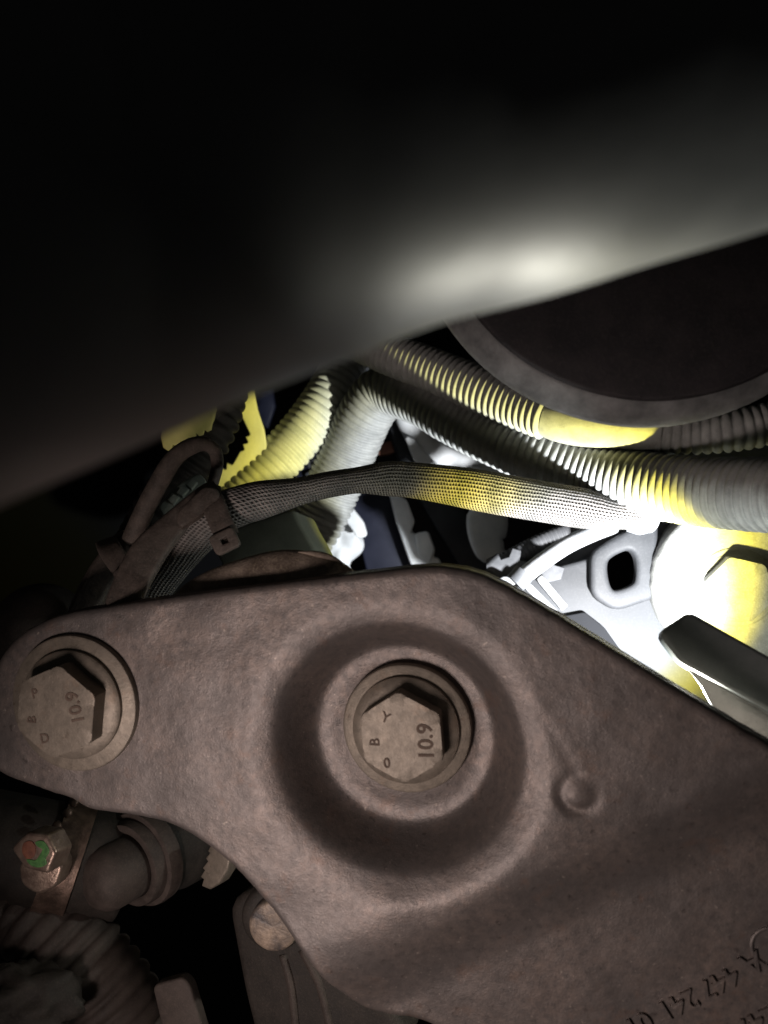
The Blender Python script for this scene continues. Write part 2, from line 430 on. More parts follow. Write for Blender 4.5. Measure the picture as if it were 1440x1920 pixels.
V, F = sheet(ol, (), .85, ((0, 0), (.5, -.10), (1.0, -.40), (1.35, -.9), (1.5, -1.6), (1.45, -3.2), (1.3, -3.35), (1.3, -3.7), (1.5, -3.9), (1.5, -5.2)), bracket_h, back=False)
bracket = thing('mounting_bracket', 'large brown rusty iron mounting bracket with a pressed round cup and two bolts', 'bracket', BP.w(0, -50, 0))
mesh('bracket_plate', BP.ws(V), F, 'bracket_iron', bracket, angle=50)
lip = [(800, 1072), (850, 1073), (912, 1090), (1004, 1139), (1150, 1226), (1300, 1318), (1440, 1402), (1500, 1437)]
V, F, _ = sweep([BP.px(x, y, -4.4) for x, y in lip], 160, lambda s, t: (.62+.10*noise.noise(Vector((s*.9, 0, 0))), 1.7), 20, power=.7)
mesh('rear_lip', V, F, 'cast_alloy', bracket)
def pang(p0, p1):
    a = Vector(BP.loc(*p0)); b = Vector(BP.loc(*p1)); d = b-a; return math.atan2(d.y, d.x)
ta = pang((1400, 1800), (1160, 1912))
def word(txt, px, size, name='embossed_number'):
    a, b = BP.loc(720+(px[0]-720)*1.042, 960+(px[1]-960)*1.042); lettering(name, txt, BP, a, b, ta, size*1.2, bracket, 'bracket_iron', hf=bracket_h, ext=.62)
word('A', (1392, 1795), 4.6); word('447', (1330, 1832), 4.3); word('241', (1254, 1872), 4.3); word('01', (1182, 1908), 4.3)
word('247', (1400, 1905), 4.3)
la, lb = BP.loc(1462, 1802)
V, F = lathe(BP.w(la, lb, bracket_h(la, lb)-.3), BP.n, [(3.3, 0), (3.35, .55), (3.6, .75), (3.95, .7), (4.1, .45), (4.15, 0)], 48)
mesh('embossed_ring', V, F, 'bracket_iron', bracket)

# ------------------------------------------------------------------ bolts
def hexbolt(label, pl, O, rot, hexR, headH, flR, waR, group, marks, mats=('bolt_steel', 'bolt_steel', 'bolt_steel'), waH=1.6, flH=1.6, name='flange_bolt', flT=1.0):
    t = thing(name, label, 'bolt', O, group)
    n = pl.n
    V, F = lathe(O, n, [(.5, -.6), (waR, -.6), (waR+.05, waH*.6), (waR-.15, waH*.9), (waR-.5, waH), (.5, waH)], 96, rfun=lambda th, r: 1+.006*noise.noise(Vector((math.cos(th)*3, math.sin(th)*3, r))))
    mesh('washer', V, F, mats[0], t, angle=40)
    V, F = lathe(O, n, [(.5, waH-.1), (flR-.25, waH-.1), (flR, waH+.25), (flR-.05, waH+flH*.55), (flR-.5, waH+flH*.8), (hexR*.93, waH+flH+flT*.3), (.5, waH+flH+flT*.3)], 96)
    mesh('flange', V, F, mats[1], t, angle=40)
    # hexagonal head with the usual turned chamfer: min(hexagon, cone)
    z0 = waH+flH*.4; z1 = waH+flH+headH; e1, e2, nn = pl.e1, pl.e2, pl.n
    V = []; F = []; m = 96; ap = hexR*math.cos(PI/6)
    def hr(th):
        a = ((th-rot) % (PI/3))-PI/6; r = ap/math.cos(a); return min(r, hexR*.988)
    rings = [(1, z0, None), (1, z1-1.0, None), (1, z1-.45, hexR*1.0), (1, z1-.12, hexR*.965), (1, z1, hexR*.90)]
    for k, (f, z, lim) in enumerate(rings):
        for q in range(m):
            th = 2*PI*q/m; r = hr(th)
            if lim: r = min(r, lim)
            V.append(O+e1*r*math.cos(th)+e2*r*math.sin(th)+nn*z)
    for k in range(len(rings)-1):
        for q in range(m): F.append((k*m+q, k*m+(q+1) % m, (k+1)*m+(q+1) % m, (k+1)*m+q))
    for rr_, z in ((hexR*.60, z1-.02), (hexR*.3, z1-.05)):
        for q in range(m):
            th = 2*PI*q/m; V.append(O+e1*rr_*math.cos(th)+e2*rr_*math.sin(th)+nn*z)
        k = len(V)//m-1
        for q in range(m): F.append(((k-1)*m+q, (k-1)*m+(q+1) % m, k*m+(q+1) % m, k*m+q))
    F.append(tuple(range(len(V)-m, len(V))))
    hd = mesh('head', V, F, mats[2], t, angle=28)
    hp = Plane(O, pl.n)
    for txt, a, b, r, s in marks:
        lettering('stamped_mark', txt, hp, a, b, r, s, hd, 'mark_dirt', h=z1+.02, ext=.10)
    return t
b1 = BP.w(*BP.loc(746, 1396), bracket_h(*cup)-.1)
hexbolt('grimy hex bolt stamped 10.9 in the round cup of the rusty bracket', BP, b1, PI/6+.07, 9.3, 3.8, 11.2, 13.5, 'bracket bolts',
        [('10.9', 5.0, -.5, PI/2+.06, 4.4), ('Y', -3.2, 3.9, -.35, 2.9), ('B', -5.4, -1.2, PI/2, 2.9), ('0', -3.0, -5.4, .1, 2.9)])
b2 = BP.w(*BP.loc(144, 1316), bracket_h(*BP.loc(144, 1316))-.1)
hexbolt('hex bolt on a wide washer at the left tip of the rusty bracket', BP, b2, PI/6-.12, 9.8, 4.3, 11.6, 14.6, 'bracket bolts',
        [('10.9', 4.6, 1.2, PI/2+.25, 4.0), ('P', -4.6, 3.6, .2, 2.8), ('B', -5.4, -1.8, PI/2, 2.8), ('D', -2.6, -5.6, .2, 2.8)])

# ================================================================== near tube (out of focus, top)
TR = 34
edge_px = [(-420, 1136, 45), (-200, 1040, 49), (0, 950, 53), (220, 856, 58), (440, 758, 62), (640, 676, 66), (840, 606, 69), (1040, 551, 71), (1240, 491, 72), (1440, 432, 72), (1640, 374, 72), (1840, 318, 71)]
ep = [p for p, _ in catmull([P(*e) for e in edge_px], 60)[0]]
ctr = []
for k in range(60):
    tg = (ep[min(59, k+1)]-ep[max(0, k-1)]).normalized(); up_ = tg.cross(ep[k].normalized()).normalized()
    if up_.z < 0: up_ = -up_
    ctr.append(ep[k]+up_*TR)
tube = thing('frame_tube', 'thick dark out-of-focus tube slanting across the top of the picture', 'tube', ctr[0])
V, F, _ = sweep(ctr, 90, lambda s, t: (TR+.25*noise.noise(Vector((s*.08, 0, 3))),)*2, 128)
mesh('tube_body', V, F, 'tube_paint', tube)

# ================================================================== drum, upper right
dO = P(1226, 331, 146); k168 = 168/1440
dn = Vector((-.05, -1, .03)); DK = 146/168
drum = thing('round_housing', 'dark round rubber housing with a pale lower rim behind the slanting tube', 'housing', dO)
V, F = lathe(dO, dn, [(a_*DK, b_*DK) for a_, b_ in [(1, 1.6), (18, 1.4), (28, 1.1), (36, .6), (42, .3), (48.2, 0), (49.3, -.5)]], 128, rfun=lambda th, r: 1+.004*noise.noise(Vector((math.cos(th)*2, math.sin(th)*2, r*.1))))
mesh('housing_face', V, F, 'drum_rubber', drum)
V, F = lathe(dO, dn, [(a_*DK, b_*DK) for a_, b_ in [(49.3, -.5), (50.0, -.9), (52.2, -3.2), (53.8, -6), (54.0, -8.5), (52, -15), (40, -18)]], 128, rfun=lambda th, r: 1+.004*noise.noise(Vector((math.cos(th)*2, math.sin(th)*2, r*.1))))
mesh('rim', V, F, 'drum_rim', drum)

# ================================================================== hoses
hg = 'corrugated hoses'
def dia(pxw, d): return pxw*d/1440/2
h1 = thing('corrugated_conduit', 'upper corrugated conduit with a smooth connector sleeve running under the round housing', 'conduit', P(1030, 790, 190), hg)
corrugated('corrugated_tube', [P(560, 575, 252), P(640, 622, 243), P(720, 660, 234), P(800, 690, 226), P(880, 722, 218), P(960, 755, 211), P(1032, 782, 204)], lambda t: 6.2+.5*t, 2.05, 'hose_plastic', h1, .17, FIN)
def smr(s, t): 
    r = interp([(0, 6.6), (.08, 6.9), (.85, 6.0), (1, 5.4)], t); return r*.84, r*.9
V, F, _ = sweep([P(1028, 781, 204.5), P(1080, 795, 201), P(1150, 803, 198), P(1238, 810, 195)], 24, smr, 40)
cs = mesh('connector_sleeve', V, F, 'hose_plastic', h1, angle=45)
corrugated('corrugated_tube', [P(1226, 811, 196), P(1300, 814, 193), P(1370, 808, 190), P(1440, 795, 188), P(1540, 765, 184)], lambda t: 5.1+.5*t, 2.2, 'hose_plastic', h1, .15)

h2 = thing('corrugated_conduit', 'thick corrugated conduit bending from vertical to run right across the picture', 'conduit', P(600, 985, 224), hg)
corrugated('corrugated_tube', [P(545, 1040, 262), P(590, 985, 262), P(628, 905, 260), P(660, 832, 256), P(690, 770, 250), P(726, 733, 245), P(786, 745, 237), P(850, 781, 229), P(930, 820, 221), P(1020, 857, 213),
           P(1120, 889, 205), P(1220, 910, 195), P(1320, 922, 184), P(1440, 928, 170), P(1560, 930, 158)], lambda t: 9.6-1.1*sst(t, .12, .45), 2.15, 'hose_plastic', h2, .11, NAR, 48)
h3 = thing('corrugated_conduit', 'pale corrugated conduit at the left rising from the braided sleeve to the tube', 'conduit', P(440, 930, 250), hg)
corrugated('corrugated_tube', [P(395, 1000, 250), P(446, 938, 251), P(500, 884, 252), P(556, 824, 254), P(602, 764, 257), P(636, 702, 262), P(660, 630, 268), P(678, 560, 276)], 8.0, 2.45, 'pale_conduit', h3, .105, NAR, 48)
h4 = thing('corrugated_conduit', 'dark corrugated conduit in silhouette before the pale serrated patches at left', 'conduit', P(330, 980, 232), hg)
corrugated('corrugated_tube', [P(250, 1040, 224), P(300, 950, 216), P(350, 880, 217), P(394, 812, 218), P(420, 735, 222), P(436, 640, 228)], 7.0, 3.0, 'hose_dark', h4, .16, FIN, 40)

# ------------------------------------------------------------------ braided sleeve
st = [(0, (3.9, 4.6)), (.10, (5.3, 3.9)), (.25, (5.4, 3.4)), (.42, (4.5, 3.0)), (.50, (3.2, 3.6)), (.58, (3.2, 3.8)), (.68, (4.5, 3.4)), (.78, (5.2, 3.4)), (.9, (4.6, 3.6)), (1, (4.2, 3.8))]
def slr(s, t): return interp([(a, b[0]) for a, b in st], t), interp([(a, b[1]) for a, b in st], t)
V, F, UV = sweep([P(1192, 966, 198), P(1140, 960, 198), P(1050, 946, 199.5), P(950, 929, 199.5), P(850, 911, 198), P(760, 899, 195), P(690, 899, 191), P(620, 908, 186), P(540, 926, 179), P(460, 945, 174), P(405, 968, 175),
                  P(362, 1006, 179), P(322, 1056, 184), P(285, 1110, 188), P(262, 1170, 192)], 220, slr, 48)
sl = thing('braided_sleeve', 'woven braided cable sleeve crossing in front of the upright conduits', 'cable sleeve', P(800, 940, 188))
mesh('braid', V, F, 'braided_sleeve', sl, uvs=UV)
V, F, _ = sweep([P(1180, 965, 198.5), P(1198, 968, 198), P(1222, 974, 199)], 14, lambda s, t: (interp([(0, 4.4), (.5, 4.7), (1, 3.6)], t),)*2, 32)
mesh('end_collar', V, F, 'pale_plastic', sl)

# ================================================================== clips and ties at left
def buckle(label, px, py, d, size, rot, tail, group):
    pl = Plane(P(px, py, d), Vector((.12, -1, .12)))
    t = thing('cable_tie', label, 'cable tie', pl.O, group)
    c, s = math.cos(rot), math.sin(rot)
    def R(l): return [(x*c-y*s, x*s+y*c) for x, y in l]
    a, b = size
    lp = straight_poly(R([(-a, -b), (a, -b), (a, b), (-a, b)]), 1, .7); hl = straight_poly(R([(-a*.42, -b*.5), (a*.42, -b*.5), (a*.42, b*.5), (-a*.42, b*.5)]), 1, .3)
    V, F = sheet(lp, [hl], None, ((0, 0), (.2, -.05), (.35, -.2), (.4, -.4), (.4, -3.4)))
    hd = mesh('tie_head', pl.ws(V), F, 'clip_plastic', t, angle=40)
    lp = straight_poly(R([(-a*.4, -b*.46), (a*.4, -b*.46), (a*.4, b*.1), (-a*.4, b*.1)]), 1, .2)
    V, F = sheet(lp, (), None, ((0, -1.4), (.1, -1.4), (.1, -3)))
    mesh('locking_tongue', pl.ws([(x, y, z-1.2) for x, y, z in V]), F, 'clip_plastic', hd)
    V, F, _ = sweep(tail, 30, lambda s, t_: (2.6, .75), 20, power=.5)
    mesh('strap', V, F, 'clip_plastic', t, angle=45)
buckle('cable tie with square head around the left end of the braided sleeve', 421, 1014, 166, (2.5, 1.9), .45,
       [P(428, 1008, 168), P(414, 980, 168), P(398, 940, 170), P(384, 915, 176)], 'cable ties')
buckle('cable tie with square head on the dark lower cable at left', 243, 1078, 174, (2.8, 2.2), .55,
       [P(240, 1074, 177), P(222, 1054, 177), P(206, 1030, 179), P(200, 1015, 183)], 'cable ties')
# clip arm over the sleeve
pl = Plane(P(330, 985, 172), Vector((.25, -1, .35)))
ca = thing('retaining_clip', 'brown plastic retaining clip arm slanting over the braided sleeve', 'clip', pl.O)
plate('clip_arm', pl, [(205, 1140), (228, 1070), (258, 1018), (300, 980), (350, 938), (392, 908), (408, 914), (404, 940), (372, 958), (335, 992), (300, 1040), (262, 1110), (240, 1170)], 'clip_plastic', ca, t=3.5, bev=1.0, smooth=True, step=1.5)
plate('clip_ridge', Plane(P(380, 935, 168.5), Vector((.2, -1, .3))), [(338, 960), (385, 916), (404, 918), (408, 934), (372, 962), (338, 985)], 'clip_plastic', ca, t=2.5, bev=.7, rnd=1)
# second strip
pl = Plane(P(210, 1060, 182), Vector((.1, -1, .3)))
tag(plate('cable_channel', pl, [(228, 1000), (240, 1012), (236, 1040), (190, 1110), (160, 1160), (130, 1160), (165, 1080), (200, 1030)], 'clip_plastic', t=4, bev=1.2, smooth=True, step=1.5), 'dim flat plastic channel at far left below the looped cable', 'channel')
V, F, _ = sweep([P(230, 1060, 184), P(250, 1005, 182), P(272, 955, 180), P(298, 905, 179), P(325, 862, 179), P(352, 840, 180), P(382, 832, 182), P(403, 846, 185), P(407, 874, 188), P(400, 905, 190)], 70,
                lambda s, t: ((interp([(0, 2.4), (.5, 2.25), (.66, 2.0), (.8, 1.6), (1, 1.4)], t)), 1.9), 24)
tag(mesh('looped_cable', V, F, 'clip_plastic'), 'brown cable looped upward into a hook beside the braided sleeve', 'cable')
pl = Plane(P(330, 935, 196), Vector((.2, -1, .2)))
pcn = thing('small_connector', 'small grey stepped connector behind the looped cable', 'connector', pl.O)
plate('connector_body', pl, [(300, 950), (330, 915), (372, 890), (385, 905), (350, 940), (310, 965)], 'block_grey', pcn, t=4, bev=.6, rnd=1)
for q in range(3):
    plate('step', Plane(P(322+q*17, 936-q*14, 193.5), Vector((.2, -1, .2))), [(316+q*17, 936-q*14), (324+q*17, 927-q*14), (334+q*17, 932-q*14), (325+q*17, 943-q*14)], 'block_grey', pcn, t=2.4, bev=.3)
# dim dome far left
V, F = lathe(P(75, 1180, 205), Vector((.3, -1, .3)), [(.2, 9), (4, 8.6), (8, 7), (11, 4), (12.5, 0), (12.7, -8)], 48)
tag(mesh('rubber_boot', V, F, 'black_rubber'), 'dim round rubber boot in the dark above the left bolt', 'boot')

# ================================================================== rusty dome behind the bracket, block
dm = P(492, 1122, 162.5)
def dome_r(th, r): return 1+.05*math.cos(2*th)+.02*noise.noise(Vector((math.cos(th)*2, math.sin(th)*2, 4)))
V = []; F = []; nu, nv = 72, 40
for j in range(nv+1):
    ph = PI/2*j/nv
    for i in range(nu):
        th = 2*PI*i/nu
        xx = 21*math.cos(th)*math.sin(ph); 
        zz = (9.0 if math.sin(th) > 0 else 9)*math.sin(th)*math.sin(ph)
        skew = .16*xx; ddx = 4.0*math.cos(ph)+.35*noise.noise(Vector((xx*.2, zz*.2, 2)))
        V.append(dm+Vector((xx, -ddx-.205*xx, zz+skew*.9+1.0*math.exp(-((xx-6)/9)**2)*max(0, math.sin(th)))))
for j in range(nv):
    for i in range(nu): F.append((j*nu+i, j*nu+(i+1) % nu, (j+1)*nu+(i+1) % nu, (j+1)*nu+i))
do = thing('cast_dome', 'rounded rusty casting bulging up behind the top edge of the bracket', 'casting', dm)
mesh('casting_shell', V, F, 'rust_dome', do)
V, F, _ = sweep([P(560, 1035, 160), P(590, 1038, 159), P(622, 1046, 158.2), P(646, 1058, 158)], 20, lambda s, t: (.55*math.sin(PI*min(.97, max(.03, t)))+.12, .5), 12)
mesh('parting_ridge', V, F, 'rust_dome', do)
pl = Plane(P(520, 1000, 205), Vector((-.25, -1, .15)))
tag(plate('grey_block', pl, [(400, 1010), (470, 985), (545, 960), (556, 985), (582, 1030), (590, 1075), (430, 1075)], 'block_grey', t=16, bev=1.0, rnd=1.2), 'flat grey-green block between the braided sleeve and the rusty dome', 'block')

# ================================================================== torch-lit right side
hp = Plane(P(1130, 1120, 214), Vector((-.12, -1, .10)))
hs = thing('plastic_housing', 'pale grey plastic housing with a square slot glaring behind the bracket edge', 'housing', hp.O)
plate('housing_wall', hp, [(962, 1112), (1000, 1082), (1060, 1066), (1120, 1050), (1150, 1018), (1225, 975), (1300, 985), (1400, 1010), (1400, 1420), (1300, 1400), (1100, 1300)], 'housing_plastic', hs, t=9, bev=1.2, rnd=1.5,
      holes=[[(1130, 1044), (1178, 1018), (1206, 1040), (1208, 1082), (1194, 1108), (1150, 1120), (1130, 1094)], [(1048, 1172), (1094, 1168), (1132, 1196), (1164, 1244), (1140, 1260), (1084, 1230)]])
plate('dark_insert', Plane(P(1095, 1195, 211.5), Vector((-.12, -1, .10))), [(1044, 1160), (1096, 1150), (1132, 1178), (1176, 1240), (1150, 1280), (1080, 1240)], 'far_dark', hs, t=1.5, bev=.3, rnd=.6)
sp2 = Plane(P(1165, 1070, 210), Vector((-.12, -1, .10)))
plate('slot_frame', sp2, [(1118, 1040), (1190, 996), (1226, 978), (1224, 1040), (1228, 1112), (1156, 1136), (1118, 1112)], 'housing_plastic', hs, t=4.5, bev=1.4, rnd=2,
      holes=[[(1134, 1046), (1178, 1022), (1201, 1040), (1204, 1082), (1192, 1104), (1152, 1116), (1134, 1094)]])
for a_, b_ in (((985, 1095), (1040, 1150)), ((1010, 1082), (1058, 1140))):
    q0, q1 = hp.px(*a_, 1.0), hp.px(*b_, 1.0)
    V, F, _ = sweep([q0, (q0+q1)/2, q1], 8, lambda s, t: (1.1, .9), 16, power=.6); mesh('rib', V, F, 'pale_plastic', hs)
# cast boss and its bolt
bp = Plane(P(1372, 1098, 200), Vector((-.22, -1, -.02)))
bo = thing('cast_boss', 'round cast boss glaring white in the torch beam under the thick conduit', 'casting', bp.O)
V, F = lathe(bp.w(3, 0, 0), bp.n, [(.5, 0), (17, .1), (20.6, -.1), (21.6, -.6), (22.3, -1.6), (22.8, -4), (23, -14)], 128, rfun=lambda th, r: 1+(.012*noise.noise(Vector((math.cos(th)*14, math.sin(th)*14, r*.3))) if r > 20 else 0))
mesh('boss_face', V, F, 'cast_alloy', bo, angle=60)
hexbolt('large hex bolt glaring in the torch beam on the round cast boss', bp, bp.w(1.0, -.4, 0), PI/6+.30, 8.6, 4.2, 8.9, 10.2, 'bracket bolts', [], ('cast_alloy', 'cast_alloy', 'cast_alloy'), waH=.5, flH=.4, flT=.1)
# lever
lp_ = Plane(P(1360, 1240, 150), Vector((-.25, -1, .25)))
lv = thing('grey_lever', 'dark grey plastic lever poking in from the right edge above the bracket', 'lever', lp_.O)
plate('lever_bar', lp_, [(1246, 1188), (1294, 1156), (1480, 1262), (1560, 1310), (1560, 1400), (1440, 1322), (1283, 1236)], 'lever_plastic', lv, t=7, bev=.9, rnd=1.0)
lq = Plane(P(1360, 1215, 149.0), Vector((-.1, -1, .55)))
plate('top_flange', Plane(P(1360, 1290, 153), Vector((-.25, -1, -.1))), [(1283, 1240), (1440, 1318), (1560, 1390), (1560, 1470), (1440, 1400), (1372, 1352), (1338, 1322), (1318, 1284)], 'blade_gloss', lv, t=1.6, bev=.5, rnd=1.2)

# wire, clips and connector cluster
wg = thing('white_pipe', 'short white pipe slanting down to the clip beside the housing', 'pipe', P(970, 1090, 214))
V, F, _ = sweep([P(1150, 985, 214), P(1110, 1000, 212), P(1060, 1024, 211), P(1010, 1058, 211), P(968, 1092, 211)], 30, lambda s, t: (2.4, 2.4), 24)
mesh('pipe_body', V, F, 'pale_plastic', wg)
V, F, _ = sweep([P(985, 1072, 210.5), P(976, 1083, 210.5), P(966, 1093, 210.5)], 6, lambda s, t: (3.0, 2.9), 24); mesh('pipe_clip', V, F, 'cable_grey', wg, angle=40)
V, F, _ = sweep([P(1190, 1000, 222), P(1160, 1010, 224), P(1120, 1025, 226), P(1075, 1050, 228), P(1040, 1085, 230)], 30, lambda s, t: (2.6*(1+.05*math.sin(s*5)), 2.6), 24)
tag(mesh('grey_cable', V, F, 'cable_grey'), 'grey cable curving below the right end of the braided sleeve', 'cable')
corrugated_c = thing('ribbed_cable', 'thin ribbed grey cable leading into the pale connector', 'cable', P(960, 1050, 232))
corrugated('ribbed_tube', [P(1110, 985, 232), P(1060, 1000, 232), P(1010, 1020, 232), P(960, 1046, 231), P(930, 1062, 231)], 2.9, 1.3, 'cable_grey', corrugated_c, .12)
pl = Plane(P(940, 1060, 226), Vector((-.2, -1, .2)))
cn_ = thing('wire_clip', 'jagged pale wire clip at the lower left end of the ribbed cable', 'clip', pl.O)
plate('clip_body', pl, [(914, 1050), (932, 1040), (938, 1052), (956, 1046), (962, 1030), (974, 1034), (972, 1052), (990, 1056), (984, 1074), (960, 1072), (950, 1088), (930, 1086), (924, 1070), (914, 1066)], 'cable_grey', cn_, t=3, bev=.5)
plate('clip_jaw', Plane(P(955, 1092, 219), Vector((-.3, -1, .2))), [(926, 1094), (946, 1082), (976, 1098), (1004, 1140), (1020, 1180), (985, 1160), (960, 1110), (934, 1104)], 'pale_plastic', cn_, t=2.2, bev=.5, rnd=.8)
plate('clip_prong', Plane(P(1040, 1075, 216), Vector((-.2, -1, .2))), [(1010, 1072), (1030, 1052), (1040, 1062), (1056, 1066), (1050, 1084), (1020, 1092)], 'cable_grey', cn_, t=2, bev=.4)
pl = Plane(P(910, 1000, 262), Vector((-.1, -1, .1)))
tag(plate('pale_connector', pl, [(886, 968), (898, 956), (930, 958), (942, 972), (940, 1000), (932, 1006), (936, 1030), (922, 1044), (904, 1036), (890, 1004)], 'white_plastic', t=9, bev=2.0, smooth=True, step=1.5), 'rounded pale connector hanging below the yellow band of the sleeve', 'connector')

# ================================================================== background behind the hoses
pl = Plane(P(850, 950, 292), Vector((0, -1, .1)))
tag(plate('dark_rail', pl, [(724, 772), (770, 790), (812, 872), (870, 965), (920, 1050), (985, 1150), (940, 1160), (880, 1085), (815, 975), (760, 880)], 'dark_rail', t=12, bev=1.0, rnd=1), 'dark rail running diagonally down behind the braided sleeve', 'rail')
pl = Plane(P(700, 1000, 300), Vector((-.1, -1, .1)))
tag(plate('navy_strap', pl, [(634, 900), (732, 905), (748, 965), (776, 1045), (790, 1110), (700, 1110), (676, 1010)], 'navy_plastic', t=5, bev=.8, rnd=1), 'broad navy blue strap hanging below the middle of the sleeve', 'strap')
pl = Plane(P(790, 1020, 288), Vector((0, -1, .1)))
pw = thing('pale_strip', 'crumpled pale plastic strip along the right edge of the navy strap', 'strip', pl.O)
plate('strip_body', pl, [(734, 925), (760, 940), (774, 978), (766, 1000), (790, 1010), (800, 1040), (822, 1052), (836, 1100), (790, 1100), (768, 1040), (746, 975)], 'white_plastic', pw, t=4, bev=.8, rnd=.8)
plate('strip_lug', Plane(P(805, 1040, 284), Vector((-.2, -1, .1))), [(780, 1002), (800, 998), (812, 1030), (804, 1052), (786, 1040)], 'white_plastic', pw, t=3, bev=.5, rnd=.8)
pl = Plane(P(630, 1000, 276), Vector((-.2, -1, .2)))
hsn = Vector(pl.loc(632, 1002))
tag(plate('crumpled_casting', pl, [(560, 1010), (580, 970), (622, 948), (648, 952), (652, 972), (646, 986), (662, 1002), (664, 1022), (648, 1036), (638, 1052), (634, 1085), (570, 1085)], 'white_plastic', t=9, bev=1.5, smooth=True, step=1.2, spacing=1.4,
    holes=[[(628, 996), (638, 995), (640, 1002), (630, 1004)]], hfun=lambda a, b: 1.5*noise.noise(Vector((a*.25, b*.25, 7)))), 'crumpled pale casting at the foot of the upright conduit', 'casting')
pl = Plane(P(655, 975, 268), Vector((-.2, -1, .2)))
tag(plate('narrow_tab', pl, [(636, 942), (650, 944), (676, 978), (682, 1000), (670, 1004), (662, 990), (640, 962)], 'white_plastic', t=3, bev=.7, rnd=.8), 'narrow white tab left of the navy strap', 'tab')
V, F, _ = sweep([P(752, 740, 290), P(768, 792, 290), P(800, 838, 290), P(850, 866, 291), P(910, 880, 292), P(980, 896, 294)], 40, lambda s, t: (4.6, 4.6), 24)
tag(mesh('white_hose', V, F, 'white_plastic'), 'smooth white hose curving down under the thick conduit', 'hose')
pl = Plane(P(790, 850, 282), Vector((-.1, -1, .1)))
tag(plate('white_spur', pl, [(762, 820), (775, 826), (796, 850), (818, 872), (812, 882), (790, 880), (776, 856)], 'white_plastic', t=3, bev=.6, rnd=.8), 'small white spur beside the smooth white hose', 'tab')
pl = Plane(P(725, 840, 318), Vector((-.1, -1, .1)))
tag(plate('pink_tag', pl, [(709, 840), (720, 832), (736, 828), (742, 842), (728, 848), (710, 850)], 'pink_plastic', t=3, bev=.6, rnd=.8), 'small pink tag in the dark gap right of the upright conduit', 'tag')
# patches behind the dark conduit
def teeth(p0, p1, n, amp):
    a, b = Vector(p0), Vector(p1); d = (b-a)/n; nn = Vector((d.y, -d.x)).normalized(); out = []
    for k in range(n):
        am = amp*(.75+.5*random.random())
        out += [tuple(a+d*k), tuple(a+d*(k+.28)+nn*am), tuple(a+d*(k+.62)+nn*am)]
    return out
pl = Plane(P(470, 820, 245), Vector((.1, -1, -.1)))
tag(plate('shadow_edge_cover', pl, [(434, 746), (446, 734), (472, 728), (480, 770), (492, 806), (497, 836), (488, 864), (474, 884), (440, 926), (380, 960), (356, 926)]+teeth((362, 912), (440, 862), 6, -8)+teeth((452, 848), (468, 806), 3, -7)+[(456, 780)], 'white_plastic', t=4, bev=.5,
    spacing=3, hfun=lambda a, b: .8*noise.noise(Vector((a*.15, b*.15, 2)))), 'pale cover with a serrated shadow edge cut as teeth, left of the pale conduit, behind the looped cable', 'cover')  # teeth cut a serrated shadow edge into the cover's outline
pl = Plane(P(350, 800, 210), Vector((.1, -1, -.1)))
tag(plate('toothed_strip', pl, [(396, 792), (402, 768), (396, 740), (340, 770), (308, 790), (304, 820)]+teeth((308, 838), (396, 796), 6, -8), 'beam_yellow', t=3, bev=.4), 'small toothed strip with yellow beam light in its colour, under the slanting tube at left', 'strip')
# vent grille between the two upright conduits
pl = Plane(P(620, 840, 330), Vector((-.1, -1, 0)))
gr = thing('vent_grille', 'blue-grey vent grille seen between the two upright conduits', 'grille', pl.O)
plate('grille_back', pl, [(560, 780), (640, 740), (690, 780), (660, 900), (600, 920), (555, 900)], 'navy_plastic', gr, t=3, bev=.5)
for r_ in range(7):
    for c_ in range(4):
        x, y = 578+c_*22+r_*3, 908-r_*21-c_*7
        plate('slat', Plane(P(x, y, 327), Vector((-.1, -1, .3))), [(x-8, y+2), (x+6, y-6), (x+9, y+1), (x-5, y+9)], 'cable_grey', gr, t=1.5, bev=.3)
plate('grille_corner', Plane(P(640, 790, 322), Vector((-.2, -1, .3))), [(618, 800), (636, 762), (652, 782), (640, 810), (626, 822)], 'cable_grey', gr, t=3, bev=.5)
pl = Plane(P(495, 780, 335), Vector((-.1, -1, 0)))
tag(plate('grey_fin', pl, [(472, 738), (508, 730), (512, 762), (500, 800), (490, 790)], 'navy_plastic', t=3, bev=.5), 'small slate-blue fin right of the pale serrated panel', 'fin')
# ducts at far right behind the conduits
V, F, _ = sweep([P(1180, 880, 236), P(1300, 866, 232), P(1380, 850, 230), P(1500, 835, 228)], 30, lambda s, t: (4.2, 4.2), 24)
tag(mesh('grey_duct', V, F, 'block_grey'), 'smooth grey-green duct between the two conduits at the right edge', 'duct')
V, F, _ = sweep([P(1330, 880, 246), P(1400, 850, 244), P(1470, 825, 242), P(1560, 800, 240)], 20, lambda s, t: (5.5, 4.2), 24)
tag(mesh('pale_duct', V, F, 'cable_grey'), 'paler duct end peeping out at the right edge between conduits', 'duct')
pl = Plane(P(720, 690, 300), Vector((0, -1, 0)))
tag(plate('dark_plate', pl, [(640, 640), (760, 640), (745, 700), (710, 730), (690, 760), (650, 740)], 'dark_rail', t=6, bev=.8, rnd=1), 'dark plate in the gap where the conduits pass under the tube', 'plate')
V, F = lathe(P(880, 1130, 196), Vector((-.2, -1, .4)), [(.3, 3.0), (3, 2.6), (5, 1), (5.6, -1), (5.6, -8)], 40)
tag(mesh('brown_knob', V, F, 'clamp_steel'), 'brown rounded knob just showing over the top corner of the bracket', 'knob')

